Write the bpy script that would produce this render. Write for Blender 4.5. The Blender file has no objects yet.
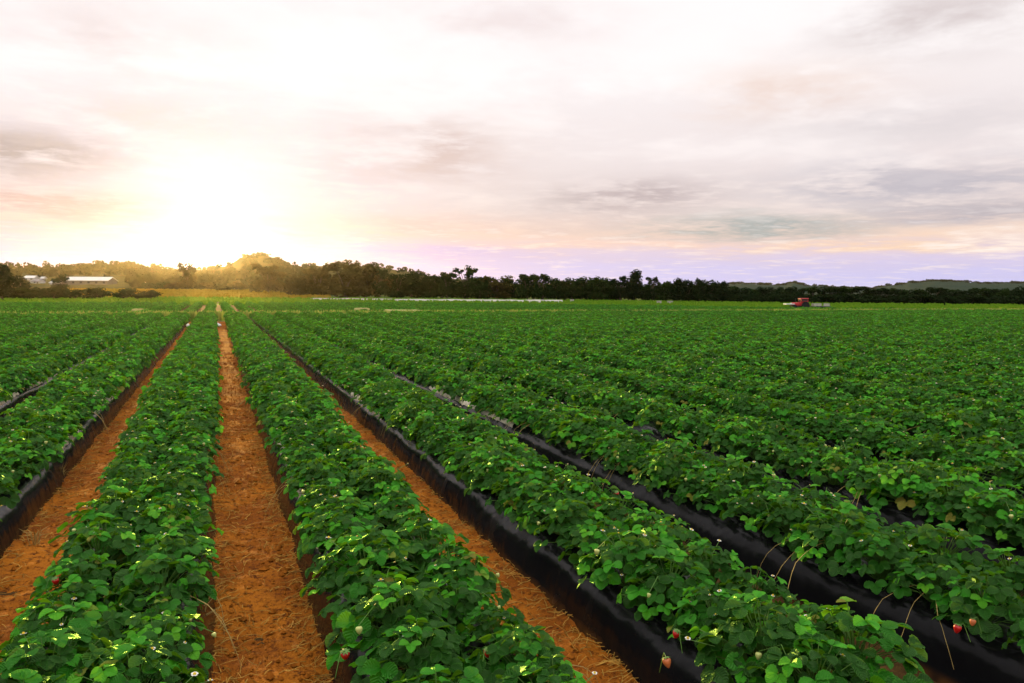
import bpy, math, random
import numpy as np
from mathutils import Vector, Matrix, noise as mnoise

R = math.radians
rnd = random.Random(7)
sc = bpy.context.scene
col = sc.collection

# ------------------------------------------------------------------ camera
CAM_H = 1.65
F = 796.0
YAW, PITCH, ROLL = R(20.4), R(3.63), R(0.34)
cam_d = bpy.data.cameras.new('camera')
cam_d.sensor_width = 36.0
cam_d.lens = F / 1024 * 36.0
cam_d.clip_start = 0.05
cam_d.clip_end = 6000
cam = bpy.data.objects.new('camera', cam_d)
col.objects.link(cam)
CM = (Matrix.Rotation(-YAW, 3, 'Z') @ Matrix.Rotation(R(90) - PITCH, 3, 'X') @ Matrix.Rotation(ROLL, 3, 'Z'))
cam.matrix_world = Matrix.Translation((0, 0, CAM_H)) @ CM.to_4x4()
sc.camera = cam
FWD = CM @ Vector((0, 0, -1))


def at(px, py, zc):
    """world point seen at pixel (px, py) at depth zc along the camera axis"""
    d = CM @ Vector(((px - 512) / F, (341.5 - py) / F, -1))
    return Vector((0, 0, CAM_H)) + d * zc


def ground_at(px, py, z=0.0):
    d = CM @ Vector(((px - 512) / F, (341.5 - py) / F, -1))
    t = (z - CAM_H) / d.z
    return Vector((0, 0, CAM_H)) + d * t


CMI = CM.transposed()


def project(p):
    v = CMI @ (Vector(p) - Vector((0, 0, CAM_H)))
    if v.z > -0.05:
        return None
    return 512 + F * v.x / -v.z, 341.5 - F * v.y / -v.z, -v.z


# ------------------------------------------------------------------ helpers
def tag(o, label=None, cat=None, group=None, kind=None):
    if label:
        o['label'] = label
    if cat:
        o['category'] = cat
    if group:
        o['group'] = group
    if kind:
        o['kind'] = kind
    return o


def empty(name, loc=(0, 0, 0), rz=0.0, scale=None):
    o = bpy.data.objects.new(name, None)
    o.empty_display_size = 0.1
    o.location = loc
    o.rotation_euler = (0, 0, rz)
    if scale:
        o.scale = scale
    col.objects.link(o)
    return o


class MB:
    """collects vertices and faces for one mesh"""

    def __init__(self):
        self.v, self.f, self.m, self.uv, self.t = [], [], [], [], []

    def add(self, verts, faces, mi=0, uv=None, tint=0.5):
        b = len(self.v)
        self.v.extend([tuple(p) for p in verts])
        self.uv.extend(uv if uv is not None else [(0.0, 0.0, 0.0)] * len(verts))
        self.t.extend([tint] * len(verts))
        self.f.extend([tuple(i + b for i in fa) for fa in faces])
        self.m.extend([mi] * len(faces))

    def box(self, c, s, mi=0, rz=0.0, bev=0.0):
        cx, cy, cz = c
        hx, hy, hz = s[0] / 2, s[1] / 2, s[2] / 2
        ca, sa = math.cos(rz), math.sin(rz)
        b = min(bev, hx * .9, hy * .9, hz * .9)
        pts = []
        if b <= 0:
            for z in (-hz, hz):
                for x, y in ((-hx, -hy), (hx, -hy), (hx, hy), (-hx, hy)):
                    pts.append((cx + x * ca - y * sa, cy + x * sa + y * ca, cz + z))
            self.add(pts, [(3, 2, 1, 0), (4, 5, 6, 7), (0, 1, 5, 4), (1, 2, 6, 5), (2, 3, 7, 6), (3, 0, 4, 7)], mi)
            return
        for z, k in ((-hz, b), (-hz + b, 0), (hz - b, 0), (hz, b)):
            for x, y in ((-hx + b, -hy), (hx - b, -hy), (hx, -hy + b), (hx, hy - b), (hx - b, hy), (-hx + b, hy), (-hx, hy - b), (-hx, -hy + b)):
                x -= math.copysign(min(k, abs(x)), x)
                y -= math.copysign(min(k, abs(y)), y)
                pts.append((cx + x * ca - y * sa, cy + x * sa + y * ca, cz + z))
        fs = [tuple(range(7, -1, -1)), tuple(range(24, 32))]
        for r in range(3):
            for i in range(8):
                j = (i + 1) % 8
                fs.append((r * 8 + i, r * 8 + j, r * 8 + 8 + j, r * 8 + 8 + i))
        self.add(pts, fs, mi)

    def tube(self, pts, rad, n=6, mi=0, tint=0.5, cap=True):
        pts = [Vector(p) for p in pts]
        if not isinstance(rad, (list, tuple)):
            rad = [rad] * len(pts)
        vs = []
        for i, p in enumerate(pts):
            d = (pts[min(i + 1, len(pts) - 1)] - pts[max(i - 1, 0)]).normalized()
            a = d.cross(Vector((0.13, 0.31, 0.95)) if abs(d.z) < .9 else Vector((1, 0.1, 0))).normalized()
            b = d.cross(a)
            for k in range(n):
                t = 2 * math.pi * k / n
                vs.append(p + (a * math.cos(t) + b * math.sin(t)) * rad[i])
        fs = []
        for i in range(len(pts) - 1):
            for k in range(n):
                l = (k + 1) % n
                fs.append((i * n + k, i * n + l, i * n + n + l, i * n + n + k))
        if cap:
            fs.append(tuple(range(n - 1, -1, -1)))
            fs.append(tuple(range((len(pts) - 1) * n, len(pts) * n)))
        self.add(vs, fs, mi, tint=tint)

    def lathe(self, prof, n=12, mi=0, c=(0, 0, 0), M=None):
        vs, fs = [], []
        for r, z in prof:
            for k in range(n):
                t = 2 * math.pi * k / n
                p = Vector((r * math.cos(t), r * math.sin(t), z))
                if M is not None:
                    p = M @ p
                vs.append(p + Vector(c))
        for i in range(len(prof) - 1):
            for k in range(n):
                l = (k + 1) % n
                fs.append((i * n + k, i * n + l, i * n + n + l, i * n + n + k))
        fs.append(tuple(range(n - 1, -1, -1)))
        fs.append(tuple(range((len(prof) - 1) * n, len(prof) * n)))
        self.add(vs, fs, mi)

    def mesh(self, name, mats, smooth=False, attrs=False):
        me = bpy.data.meshes.new(name)
        me.from_pydata(self.v, [], self.f)
        for m in mats:
            me.materials.append(m)
        me.polygons.foreach_set('material_index', self.m)
        if smooth:
            me.polygons.foreach_set('use_smooth', [True] * len(self.f))
        if attrs:
            a = me.attributes.new('leafuv', 'FLOAT_VECTOR', 'POINT')
            a.data.foreach_set('vector', np.array(self.uv, dtype=np.float32).ravel())
            a = me.attributes.new('tint', 'FLOAT', 'POINT')
            a.data.foreach_set('value', np.array(self.t, dtype=np.float32))
        me.update()
        return me

    def build(self, name, mats, parent=None, smooth=False, attrs=False):
        if not isinstance(mats, (list, tuple)):
            mats = [mats]
        o = bpy.data.objects.new(name, self.mesh(name, mats, smooth, attrs))
        col.objects.link(o)
        o.parent = parent
        return o


def copy_tree(o, parent=None):
    c = o.copy()
    col.objects.link(c)
    c.parent = parent
    for ch in list(o.children):
        copy_tree(ch, c)
    return c


# ------------------------------------------------------------------ materials
class NT:
    def __init__(self, tree):
        self.t = tree

    def n(self, typ, ins=None, **kw):
        nd = self.t.nodes.new(typ)
        for k, v in kw.items():
            setattr(nd, k, v)
        for k, v in (ins or {}).items():
            s = nd.inputs[k]
            if isinstance(v, bpy.types.NodeSocket):
                self.t.links.new(v, s)
            else:
                s.default_value = v
        return nd

    def math(self, op, a, b=0.0, c=None, clamp=False):
        d = {0: a, 1: b}
        if c is not None:
            d[2] = c
        return self.n('ShaderNodeMath', d, operation=op, use_clamp=clamp).outputs[0]

    def vmath(self, op, a, b=(0, 0, 0), out=0):
        return self.n('ShaderNodeVectorMath', {0: a, 1: b}, operation=op).outputs[out]

    def mix(self, fac, a, b, blend='MIX'):
        nd = self.n('ShaderNodeMix', data_type='RGBA', blend_type=blend)
        for i, v in ((0, fac), (6, a), (7, b)):
            if isinstance(v, bpy.types.NodeSocket):
                self.t.links.new(v, nd.inputs[i])
            else:
                nd.inputs[i].default_value = v if i == 0 else (*v, 1) if len(v) == 3 else v
        return nd.outputs[2]

    def noise(self, vec, scale, detail=4, rough=0.5, out=0, **kw):
        return self.n('ShaderNodeTexNoise', {'Vector': vec, 'Scale': scale, 'Detail': detail, 'Roughness': rough, **kw}).outputs[out]

    def smooth(self, x, lo, hi, a=0.0, b=1.0):
        return self.n('ShaderNodeMapRange', {0: x, 1: lo, 2: hi, 3: a, 4: b}, interpolation_type='SMOOTHSTEP').outputs[0]

    def ramp(self, fac, stops, interp='LINEAR'):
        nd = self.n('ShaderNodeValToRGB', {0: fac})
        cr = nd.color_ramp
        cr.interpolation = interp
        while len(cr.elements) < len(stops):
            cr.elements.new(0.5)
        for e, (p, c) in zip(cr.elements, stops):
            e.position = p
            e.color = (*c, 1)
        return nd.outputs[0]


def new_mat(name):
    m = bpy.data.materials.new(name)
    m.use_nodes = True
    m.node_tree.nodes.clear()
    t = NT(m.node_tree)
    out = t.n('ShaderNodeOutputMaterial')
    return m, t, out


def principled(t, out, color, rough=0.7, spec=0.3, normal=None, metallic=0.0, link=True):
    p = t.n('ShaderNodeBsdfPrincipled')
    for k, v in (('Base Color', color), ('Roughness', rough), ('Specular IOR Level', spec), ('Normal', normal), ('Metallic', metallic)):
        if v is None:
            continue
        if isinstance(v, bpy.types.NodeSocket):
            t.t.links.new(v, p.inputs[k])
        else:
            p.inputs[k].default_value = (*v, 1) if isinstance(v, tuple) and len(v) == 3 else v
    if link:
        t.t.links.new(p.outputs[0], out.inputs[0])
    return p


def worn(name, c, rough=0.6, spec=0.3, var=0.25, scale=3.0, metallic=0.0):
    m, t, out = new_mat(name)
    tc = t.n('ShaderNodeTexCoord').outputs['Object']
    n = t.noise(tc, scale, 5, 0.6)
    f = t.smooth(n, 0.3, 0.7)
    dark = tuple(x * (1 - var) for x in c)
    colr = t.mix(f, dark, c)
    principled(t, out, colr, rough, spec, metallic=metallic)
    return m


# leaf of a strawberry plant
LEAF_DARK, LEAF_MID, LEAF_LIGHT = (0.002, 0.018, 0.0015), (0.006, 0.062, 0.0025), (0.062, 0.42, 0.014)


def leaf_material():
    m, t, out = new_mat('strawberry_leaf')
    uv = t.n('ShaderNodeAttribute', attribute_name='leafuv').outputs['Vector']
    tint = t.n('ShaderNodeAttribute', attribute_name='tint').outputs['Fac']
    orand = t.n('ShaderNodeObjectInfo').outputs['Random']
    s = t.n('ShaderNodeSeparateXYZ', {0: uv})
    u, v = s.outputs[0], s.outputs[1]
    au = t.math('ABSOLUTE', u)
    k = t.math('MULTIPLY_ADD', v, 7.0, t.math('MULTIPLY', au, -2.2))
    fr = t.math('FRACT', k)
    tri = t.math('ABSOLUTE', t.math('SUBTRACT', fr, 0.5))        # 0 at the vein centre
    vein = t.smooth(tri, 0.0, 0.13, 1.0, 0.0)
    mid = t.smooth(au, 0.03, 0.10, 1.0, 0.0)
    veins = t.math('MAXIMUM', vein, mid)
    f = t.math('ADD', t.math('MULTIPLY', tint, 0.84), t.math('MULTIPLY', orand, 0.14), clamp=True)
    c = t.ramp(f, [(0.0, LEAF_DARK), (0.42, LEAF_MID), (0.68, (0.019, 0.19, 0.006)), (0.80, LEAF_LIGHT), (0.95, (0.15, 0.52, 0.022)), (1.0, (0.30, 0.22, 0.035))])
    tc = t.n('ShaderNodeTexCoord').outputs['Object']
    c = t.mix(t.math('MULTIPLY', t.noise(tc, 40, 3), 0.35), c, (0.012, 0.06, 0.008))
    c = t.mix(t.math('MULTIPLY', veins, 0.26), c, (0.07, 0.26, 0.022))
    c = t.mix(t.math('MULTIPLY', t.smooth(au, 0.80, 1.0), 0.30), c, (0.11, 0.36, 0.03))
    hgt = t.math('MULTIPLY_ADD', tri, 1.0, t.math('MULTIPLY', mid, -0.4))
    bump = t.n('ShaderNodeBump', {'Strength': 0.6, 'Distance': 0.008, 'Height': hgt}).outputs[0]
    p0 = principled(t, out, c, 0.6, 0.0, bump, link=False)
    gl = t.n('ShaderNodeBsdfGlossy', {'Color': (0.55, 1.0, 0.38, 1), 'Roughness': 0.34, 'Normal': bump})
    lw = t.n('ShaderNodeLayerWeight', {'Blend': 0.5, 'Normal': bump}).outputs['Facing']
    p = t.n('ShaderNodeMixShader', {0: t.math('MULTIPLY_ADD', t.math('POWER', lw, 3.0), 0.15, 0.050), 1: p0.outputs[0], 2: gl.outputs[0]})
    tl = t.n('ShaderNodeBsdfTranslucent', {'Color': t.mix(0.42, c, (0.19, 0.42, 0.006))})
    mx = t.n('ShaderNodeMixShader', {0: 0.40, 1: p.outputs[0], 2: tl.outputs[0]})
    t.t.links.new(mx.outputs[0], out.inputs[0])
    return m


def foliage_material(name, a, b, trans=0.25):
    m, t, out = new_mat(name)
    tint = t.n('ShaderNodeAttribute', attribute_name='tint').outputs['Fac']
    orand = t.n('ShaderNodeObjectInfo').outputs['Random']
    f = t.math('ADD', t.math('MULTIPLY', tint, 0.7), t.math('MULTIPLY', orand, 0.3))
    c = t.mix(f, a, b)
    d = t.n('ShaderNodeBsdfDiffuse', {'Color': c})
    tl = t.n('ShaderNodeBsdfTranslucent', {'Color': t.mix(0.5, c, (b[0] * 1.4, b[1] * 1.4, b[2]))})
    mx = t.n('ShaderNodeMixShader', {0: trans, 1: d.outputs[0], 2: tl.outputs[0]})
    t.t.links.new(mx.outputs[0], out.inputs[0])
    return m


def soil_material(name, a, b, c3):
    m, t, out = new_mat(name)
    tc = t.n('ShaderNodeTexCoord').outputs['Object']
    n1 = t.noise(tc, 1.3, 5, 0.6)
    n2 = t.noise(tc, 24, 6, 0.7)
    n3 = t.noise(tc, 85, 4, 0.7)
    c = t.mix(t.smooth(n1, 0.38, 0.62), a, b)
    c = t.mix(t.smooth(n2, 0.48, 0.66), c, c3)
    c = t.mix(t.math('MULTIPLY', t.smooth(n3, 0.58, 0.74), 0.5), c, (c3[0] * .45, c3[1] * .45, c3[2] * .45))
    c = t.mix(t.math('MULTIPLY', t.smooth(n3, 0.44, 0.30), 0.55), c, (a[0] * 1.5, a[1] * 1.5, a[2] * 1.7))
    h = t.math('ADD', t.math('MULTIPLY', n2, 1.0), t.math('MULTIPLY', n3, 0.5))
    bump = t.n('ShaderNodeBump', {'Strength': 0.9, 'Distance': 0.02, 'Height': h}).outputs[0]
    principled(t, out, c, 0.95, 0.08, bump)
    return m


def film_material():
    m, t, out = new_mat('black_plastic_film')
    tc = t.n('ShaderNodeTexCoord').outputs['Object']
    st = t.n('ShaderNodeMapping', {'Vector': tc, 'Scale': (2.0, 1.0, 0.6)}).outputs[0]
    n1 = t.noise(st, 6, 2, 0.5)
    n2 = t.noise(tc, 2.2, 4, 0.6)
    dust = t.math('MULTIPLY', t.smooth(n2, 0.45, 0.75), t.smooth(n1, 0.4, 0.7))
    z = t.n('ShaderNodeSeparateXYZ', {0: tc}).outputs[2]
    low = t.math('MULTIPLY', t.smooth(z, 0.06, 0.0), t.smooth(n1, 0.3, 0.6))   # soil thrown against the foot
    c = t.mix(t.math('MULTIPLY', dust, 0.35), (0.006, 0.006, 0.0065), (0.026, 0.022, 0.018))
    c = t.mix(t.math('MULTIPLY', low, 0.55), c, (0.16, 0.065, 0.014))
    r = t.math('MULTIPLY_ADD', dust, 0.3, 0.20)
    bump = t.n('ShaderNodeBump', {'Strength': 0.45, 'Distance': 0.025, 'Height': n1}).outputs[0]
    principled(t, out, c, r, 0.10, bump)
    return m


def grass_material(name, a, b, scale=0.4):
    m, t, out = new_mat(name)
    tc = t.n('ShaderNodeTexCoord').outputs['Object']
    n1 = t.noise(tc, scale * 0.1, 4, 0.6)
    n2 = t.noise(tc, scale * 4, 5, 0.7)
    c = t.mix(t.smooth(n1, 0.35, 0.65), a, b)
    c = t.mix(t.math('MULTIPLY', t.smooth(n2, 0.4, 0.7), 0.5), c, (a[0] * .5, a[1] * .55, a[2] * .5))
    bump = t.n('ShaderNodeBump', {'Strength': 0.8, 'Distance': 0.3, 'Height': n2}).outputs[0]
    principled(t, out, c, 0.95, 0.05, bump)
    return m


M_leaf = leaf_material()
M_stalk = worn('green_stalk', (0.10, 0.22, 0.03), 0.5, 0.3)
M_dry = worn('dry_stalk', (0.50, 0.36, 0.12), 0.8, 0.1, 0.4, 30)
M_petal = worn('white_petal', (0.82, 0.82, 0.74), 0.6, 0.2, 0.1)
M_yolk = worn('flower_centre', (0.70, 0.48, 0.04), 0.7, 0.1)
M_ripe = worn('ripe_berry', (0.55, 0.012, 0.010), 0.3, 0.5, 0.35, 60)
M_unripe = worn('unripe_berry', (0.50, 0.55, 0.16), 0.4, 0.4, 0.2, 60)
M_orange = worn('ripening_berry', (0.60, 0.17, 0.05), 0.35, 0.45, 0.3, 60)
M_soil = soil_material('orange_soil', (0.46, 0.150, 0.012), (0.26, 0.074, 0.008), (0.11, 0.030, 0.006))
M_clod = worn('soil_clod', (0.40, 0.13, 0.015), 0.95, 0.05, 0.55, 20)
M_straw = worn('straw', (0.60, 0.33, 0.06), 0.8, 0.15, 0.6, 12)
M_film = film_material()
M_fieldsoil_shade = soil_material('field_soil_path_shade', (0.10, 0.05, 0.014), (0.07, 0.04, 0.012), (0.05, 0.025, 0.008))
M_meadow = grass_material('meadow', (0.045, 0.085, 0.010), (0.085, 0.10, 0.014), 0.6)
M_grass = foliage_material('verge_grass', (0.07, 0.19, 0.012), (0.16, 0.29, 0.022), 0.4)
M_drygrass = foliage_material('dry_grass', (0.22, 0.17, 0.02), (0.34, 0.24, 0.03), 0.4)
M_weeds = foliage_material('pale_weeds', (0.12, 0.22, 0.03), (0.38, 0.42, 0.12), 0.4)
M_sand = soil_material('pale_track', (0.42, 0.38, 0.16), (0.34, 0.34, 0.12), (0.20, 0.20, 0.06))
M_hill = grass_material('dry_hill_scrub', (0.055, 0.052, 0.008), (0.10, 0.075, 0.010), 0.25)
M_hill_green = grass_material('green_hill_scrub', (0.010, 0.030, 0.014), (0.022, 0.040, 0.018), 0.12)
M_cream = worn('weathered_white_plastic', (0.50, 0.48, 0.40), 0.6, 0.2, 0.3, 0.8)
M_torn_glint = worn('torn_film_glint', (0.74, 0.66, 0.48), 0.4, 0.4, 0.45, 14)
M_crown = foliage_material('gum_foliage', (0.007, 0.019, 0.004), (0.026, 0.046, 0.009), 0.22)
M_crown_hazelit = foliage_material('haze_warmed_foliage', (0.030, 0.030, 0.008), (0.075, 0.060, 0.014), 0.30)  # crowns with the golden haze light put into their leaf colour
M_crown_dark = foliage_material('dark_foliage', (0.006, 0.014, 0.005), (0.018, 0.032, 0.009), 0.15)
M_bark = worn('bark', (0.13, 0.10, 0.075), 0.9, 0.1, 0.5, 2)
M_white = worn('white_sheet', (0.80, 0.80, 0.78), 0.5, 0.3, 0.12, 1.0)
M_wall = worn('pale_wall', (0.62, 0.60, 0.56), 0.8, 0.2, 0.15, 0.8)
M_greywall = worn('shed_wall', (0.16, 0.15, 0.13), 0.8, 0.2, 0.25, 0.8)
M_roofwhite = worn('white_roof', (0.66, 0.64, 0.60), 0.45, 0.4, 0.1, 0.4)
M_roofgrey = worn('grey_roof', (0.24, 0.22, 0.21), 0.7, 0.2, 0.2, 0.8)
M_glass = worn('window_glass', (0.02, 0.022, 0.025), 0.35, 0.3)
M_red = worn('red_paint', (0.52, 0.018, 0.022), 0.35, 0.5, 0.2)
M_tyre = worn('tyre_rubber', (0.02, 0.02, 0.02), 0.85, 0.2)
M_rim = worn('wheel_rim', (0.55, 0.53, 0.46), 0.5, 0.4)
M_steel = worn('dark_steel', (0.06, 0.06, 0.06), 0.5, 0.4)

# ------------------------------------------------------------------ strawberry plants
ST9 = [0.0, 0.10, 0.22, 0.34, 0.46, 0.57, 0.68, 0.78, 0.87, 0.95, 1.0]


def leaflet(mb, org, ax, nrm, L, W, fold, droop, tint, rg):
    side = ax.cross(nrm).normalized()
    vs, uv = [], []
    wob = rg.uniform(-.12, .12)
    for i, v in enumerate(ST9):
        w = 0.5 * W * (max(math.sin(math.pi * (v * 0.965 + 0.02) ** 1.12), 0.0)) ** 0.55
        ser = 1.0 if i % 2 else 0.84
        for u in (-1, -0.5, 0, 0.5, 1):
            ww = w * (ser if abs(u) == 1 else 1.0)
            back = (-0.028 if (abs(u) == 1 and i % 2) else 0.0)
            z = fold * abs(u) * w + wob * u * w * v - droop * L * v * v + (0.05 * w if abs(u) == .5 else 0)
            vs.append(org + ax * (L * (v + back)) + side * (u * ww) + nrm * z)
            uv.append((float(u), v, 0.0))
    fs = []
    for i in range(len(ST9) - 1):
        for k in range(4):
            fs.append((i * 5 + k, i * 5 + k + 1, i * 5 + 6 + k, i * 5 + 5 + k))
    mb.add(vs, fs, 0, uv, tint)


def make_plant_mesh(seed, n_leaves):
    rg = random.Random(seed)
    mb = MB()
    off = rg.uniform(0, 6.28)
    for i in range(n_leaves):
        f = (i + 0.5) / n_leaves                     # inner to outer
        az = off + i * 2.39996 + rg.uniform(-.3, .3)
        reach = 0.02 + 0.180 * f ** 0.7 * rg.uniform(.8, 1.2)
        h = 0.225 * (1 - 0.74 * f ** 1.6) * rg.uniform(.62, 1.14)
        out = Vector((math.cos(az), math.sin(az), 0))
        tip = out * reach + Vector((0, 0, h))
        midp = out * reach * 0.40 + Vector((0, 0, h * 0.68))
        mb.tube([out * .015, midp, tip], [0.0028, 0.0024, 0.0018], 4, 1, cap=False)
        yaw = az + rg.uniform(-.7, .7)
        tilt = 0.10 + 0.70 * f + rg.uniform(-.35, .35)
        a = Vector((math.cos(yaw) * math.cos(tilt), math.sin(yaw) * math.cos(tilt), -math.sin(tilt)))
        nrm = Vector((math.cos(yaw) * math.sin(tilt), math.sin(yaw) * math.sin(tilt), math.cos(tilt)))
        rl = rg.uniform(-.35, .35)
        nrm = (nrm + a.cross(nrm) * rl).normalized()
        s = a.cross(nrm)
        size = rg.uniform(.8, 1.12) * (0.82 + 0.25 * f)
        young = rg.random()
        tint = rg.uniform(.0, 1.0) ** 1.25 * .86 if young < .87 else rg.uniform(.90, 1.05)
        if rg.random() < .022 and f > .5:
            tint = 1.1                                # an old leaf gone brown
        if young > .86:
            size *= .75
        L = 0.060 * size
        for ang, k in ((0, 1.0), (1.3, .95), (-1.3, .95)):
            ax = (a * math.cos(ang) + s * math.sin(ang)).normalized()
            n2 = (nrm + ax * rg.uniform(-.22, .1)).normalized()
            ax = (ax - n2 * ax.dot(n2)).normalized()
            leaflet(mb, tip + ax * .003, ax, n2, L * k, L * 1.0 * k, rg.uniform(.10, .55), rg.uniform(.0, .35),
                    min(max(tint + rg.uniform(-.07, .07), 0), 1.1), rg)
    return mb.mesh('strawberry_plant', [M_leaf, M_stalk], smooth=True, attrs=True)


PLANT_MESHES = [make_plant_mesh(100 + i, n) for i, n in enumerate((56, 62, 50, 58, 66, 52, 58, 60))]


def make_flower_mesh(seed, reach, h, size=1.0, big=True):
    rg = random.Random(seed)
    mb = MB()
    tip = Vector((reach, 0, h))
    mb.tube([(0.01, 0, 0.01), (reach * .45, 0.01, h * .75), tip], [.0017, .0015, .0013], 4, 0, cap=False)
    nrm = Vector((rg.uniform(-.1, .5), rg.uniform(-.3, .3), 1)).normalized()
    a = nrm.orthogonal().normalized()
    b = nrm.cross(a)
    r = 0.0105 * size
    for k in range(5):
        t = 2 * math.pi * k / 5
        d = a * math.cos(t) + b * math.sin(t)
        s = nrm.cross(d)
        P = [tip + nrm * .002, tip + d * r * .55 - s * r * .5 + nrm * .004, tip + d * r * .55 + s * r * .5 + nrm * .004,
             tip + d * r * 1.0 - s * r * .35 + nrm * .003, tip + d * r * 1.0 + s * r * .35 + nrm * .003, tip + d * r * .6 + nrm * .001]
        mb.add(P, [(0, 1, 5), (0, 5, 2), (1, 3, 5), (5, 3, 4), (5, 4, 2)], 1)
    M = Matrix((a, b, nrm)).transposed()
    mb.lathe([(0.005 * size, 0.002), (0.005 * size, 0.005), (0.002, 0.008)], 7, 2, tip, M)
    return mb.mesh('flower', [M_stalk, M_petal, M_yolk])


def make_berry_mesh(seed, mat, L, reach, h, name):
    rg = random.Random(seed)
    mb = MB()
    tip = Vector((reach, 0, h))
    mb.tube([(0.01, 0, 0.01), (reach * .6, 0.0, h + .05), tip + Vector((0, 0, .004))] if reach > .05 else [(-.05, .02, -.06), (-.02, .01, .02), tip + Vector((0, 0, .004))], [.0018, .0016, .0014], 4, 0, cap=False)
    prof = [(.10, 0), (.34, -.02), (.44, -.14), (.45, -.30), (.39, -.52), (.28, -.74), (.14, -.92), (.03, -1.0)]
    prof = [(r * L, z * L) for r, z in prof]
    M = (Matrix.Rotation(rg.uniform(-.25, .25), 3, 'X') @ Matrix.Rotation(rg.uniform(-.5, .1), 3, 'Y'))
    mb.lathe(prof[::-1], 14, 1, tip, M)
    me = mb.mesh(name, [M_stalk, mat], smooth=True)
    cb = MB()
    for k in range(8):
        t = 2 * math.pi * k / 8
        d, s = Vector((math.cos(t), math.sin(t), 0)), Vector((-math.sin(t), math.cos(t), 0))
        P = [M @ p + tip for p in (Vector((0, 0, .003)), d * L * .25 - s * L * .13 + Vector((0, 0, .004)), d * L * .25 + s * L * .13 + Vector((0, 0, .004)), d * L * .58 + Vector((0, 0, .0)))]
        cb.add(P, [(0, 1, 2), (1, 3, 2)], 0)
    return me, cb.mesh('calyx', [M_stalk])


FLOWERS = [make_flower_mesh(200 + i, r, h * .82, s) for i, (r, h, s) in enumerate(((.16, .25, 1), (.21, .20, .9), (.11, .28, 1.05), (.22, .15, .8), (.06, .29, .85)))]
BUDS = [make_flower_mesh(230 + i, r, h * .82, .55) for i, (r, h) in enumerate(((.14, .27), (.20, .23), (.08, .30)))]
RIPE = [make_berry_mesh(300, M_ripe, .036, .0, .012, 'strawberry')]
ORANGE = [make_berry_mesh(310, M_orange, .030, .0, .012, 'strawberry')]
UNRIPE = [make_berry_mesh(320 + i, M_unripe, L, r, h, 'strawberry') for i, (L, r, h) in enumerate(((.024, .17, .19), (.020, .20, .14), (.025, .19, .16)))]


def make_runner_mesh(seed):
    rg = random.Random(seed)
    mb = MB()
    for k in range(rg.choice((2, 3, 4))):
        a = rg.uniform(-.6, .6)
        r1 = rg.uniform(.24, .34)
        d = Vector((math.cos(a), math.sin(a), 0))
        e = d * (r1 + rg.uniform(.02, .12)) + Vector((0, rg.uniform(-.12, .12), -rg.uniform(.10, .2)))
        A, B, C_ = d * .05 + Vector((0, 0, .10)), d * (r1 * 1.05) + Vector((0, 0, rg.uniform(.06, .14))), e
        mb.tube([A * (1 - t) ** 2 + B * (2 * t * (1 - t)) + C_ * t * t + Vector((rg.uniform(-.006, .006), rg.uniform(-.006, .006), 0)) for t in [q / 8 for q in range(9)]], [.0014] * 6 + [.0012, .001, .0008], 4, 0, cap=False)
    return mb.mesh('dry_runner', [M_dry])


RUNNERS = [make_runner_mesh(400 + i) for i in range(4)]

PITCHX = 1.2
BED_H = 0.255
FIELD_END = 43.0


def bed_x(k):
    return -0.40 + PITCHX * k


def bed_start(k):
    x = bed_x(k)
    return max(2.0, abs(x) / math.tan(R(59)) - 0.8) if x > 0 else max(2.0, abs(x) / math.tan(R(20)) - 1.5)


ORD = ['first', 'second', 'third', 'fourth', 'fifth', 'sixth', 'seventh', 'eighth', 'ninth', 'tenth', 'eleventh', 'twelfth', 'thirteenth',
       'fourteenth', 'fifteenth', 'sixteenth', 'seventeenth', 'eighteenth', 'nineteenth', 'twentieth']
TENS = {2: 'twenty', 3: 'thirty', 4: 'forty', 5: 'fifty', 6: 'sixty', 7: 'seventy'}
TENTH = {3: 'thirtieth', 4: 'fortieth', 5: 'fiftieth', 6: 'sixtieth', 7: 'seventieth'}


def ordinal(n):
    if n <= 20:
        return ORD[n - 1]
    if n % 10 == 0:
        return TENTH[n // 10]
    return TENS[n // 10] + '-' + ORD[n % 10 - 1]


def bed_name(k):
    if k == 1:
        return 'first bed right of the middle path'
    if k == 0:
        return 'first bed left of the middle path'
    return '%s bed %s of the middle path' % (ordinal(k if k > 0 else 1 - k), 'right' if k > 0 else 'left')


spots = []      # (x, y, z, rot, scale, pick, bed, line)
prg = random.Random(11)
K0, K1 = -10, 54
for k in range(K0, K1 + 1):
    y0 = bed_start(k)
    for line in (-1, 1):
        y = y0 + (0.16 if line > 0 else 0.0) + prg.uniform(0, .1)
        while y < FIELD_END:
            grow = min(1, max(0, (y - 6) / 7))           # the plants farther back are bigger
            away = (line < 0) == (k <= 0)
            if prg.random() > 0.02:
                spots.append((bed_x(k) + line * (0.160 + (.07 * grow if away else .01 * grow)) + prg.uniform(-.03, .03), y + prg.uniform(-.04, .04), BED_H - 0.01,
                              prg.uniform(0, 6.283), prg.choice((1, 1, 1, .86)) * prg.uniform(.86, 1.16) * (1 + .12 * grow), prg.randrange(8), k, line))
            y += 0.31


def in_frame(s, m=0):
    p = project((s[0], s[1], s[2] + .12))
    return p is not None and -12 - m < p[0] < 1036 + m and p[1] < 698 + m


vis = [s for s in spots if in_frame(s)]
vis.sort(key=lambda s: s[0] ** 2 + s[1] ** 2)
near = vis[:300]
near_set = set(id(s) for s in near)

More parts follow.
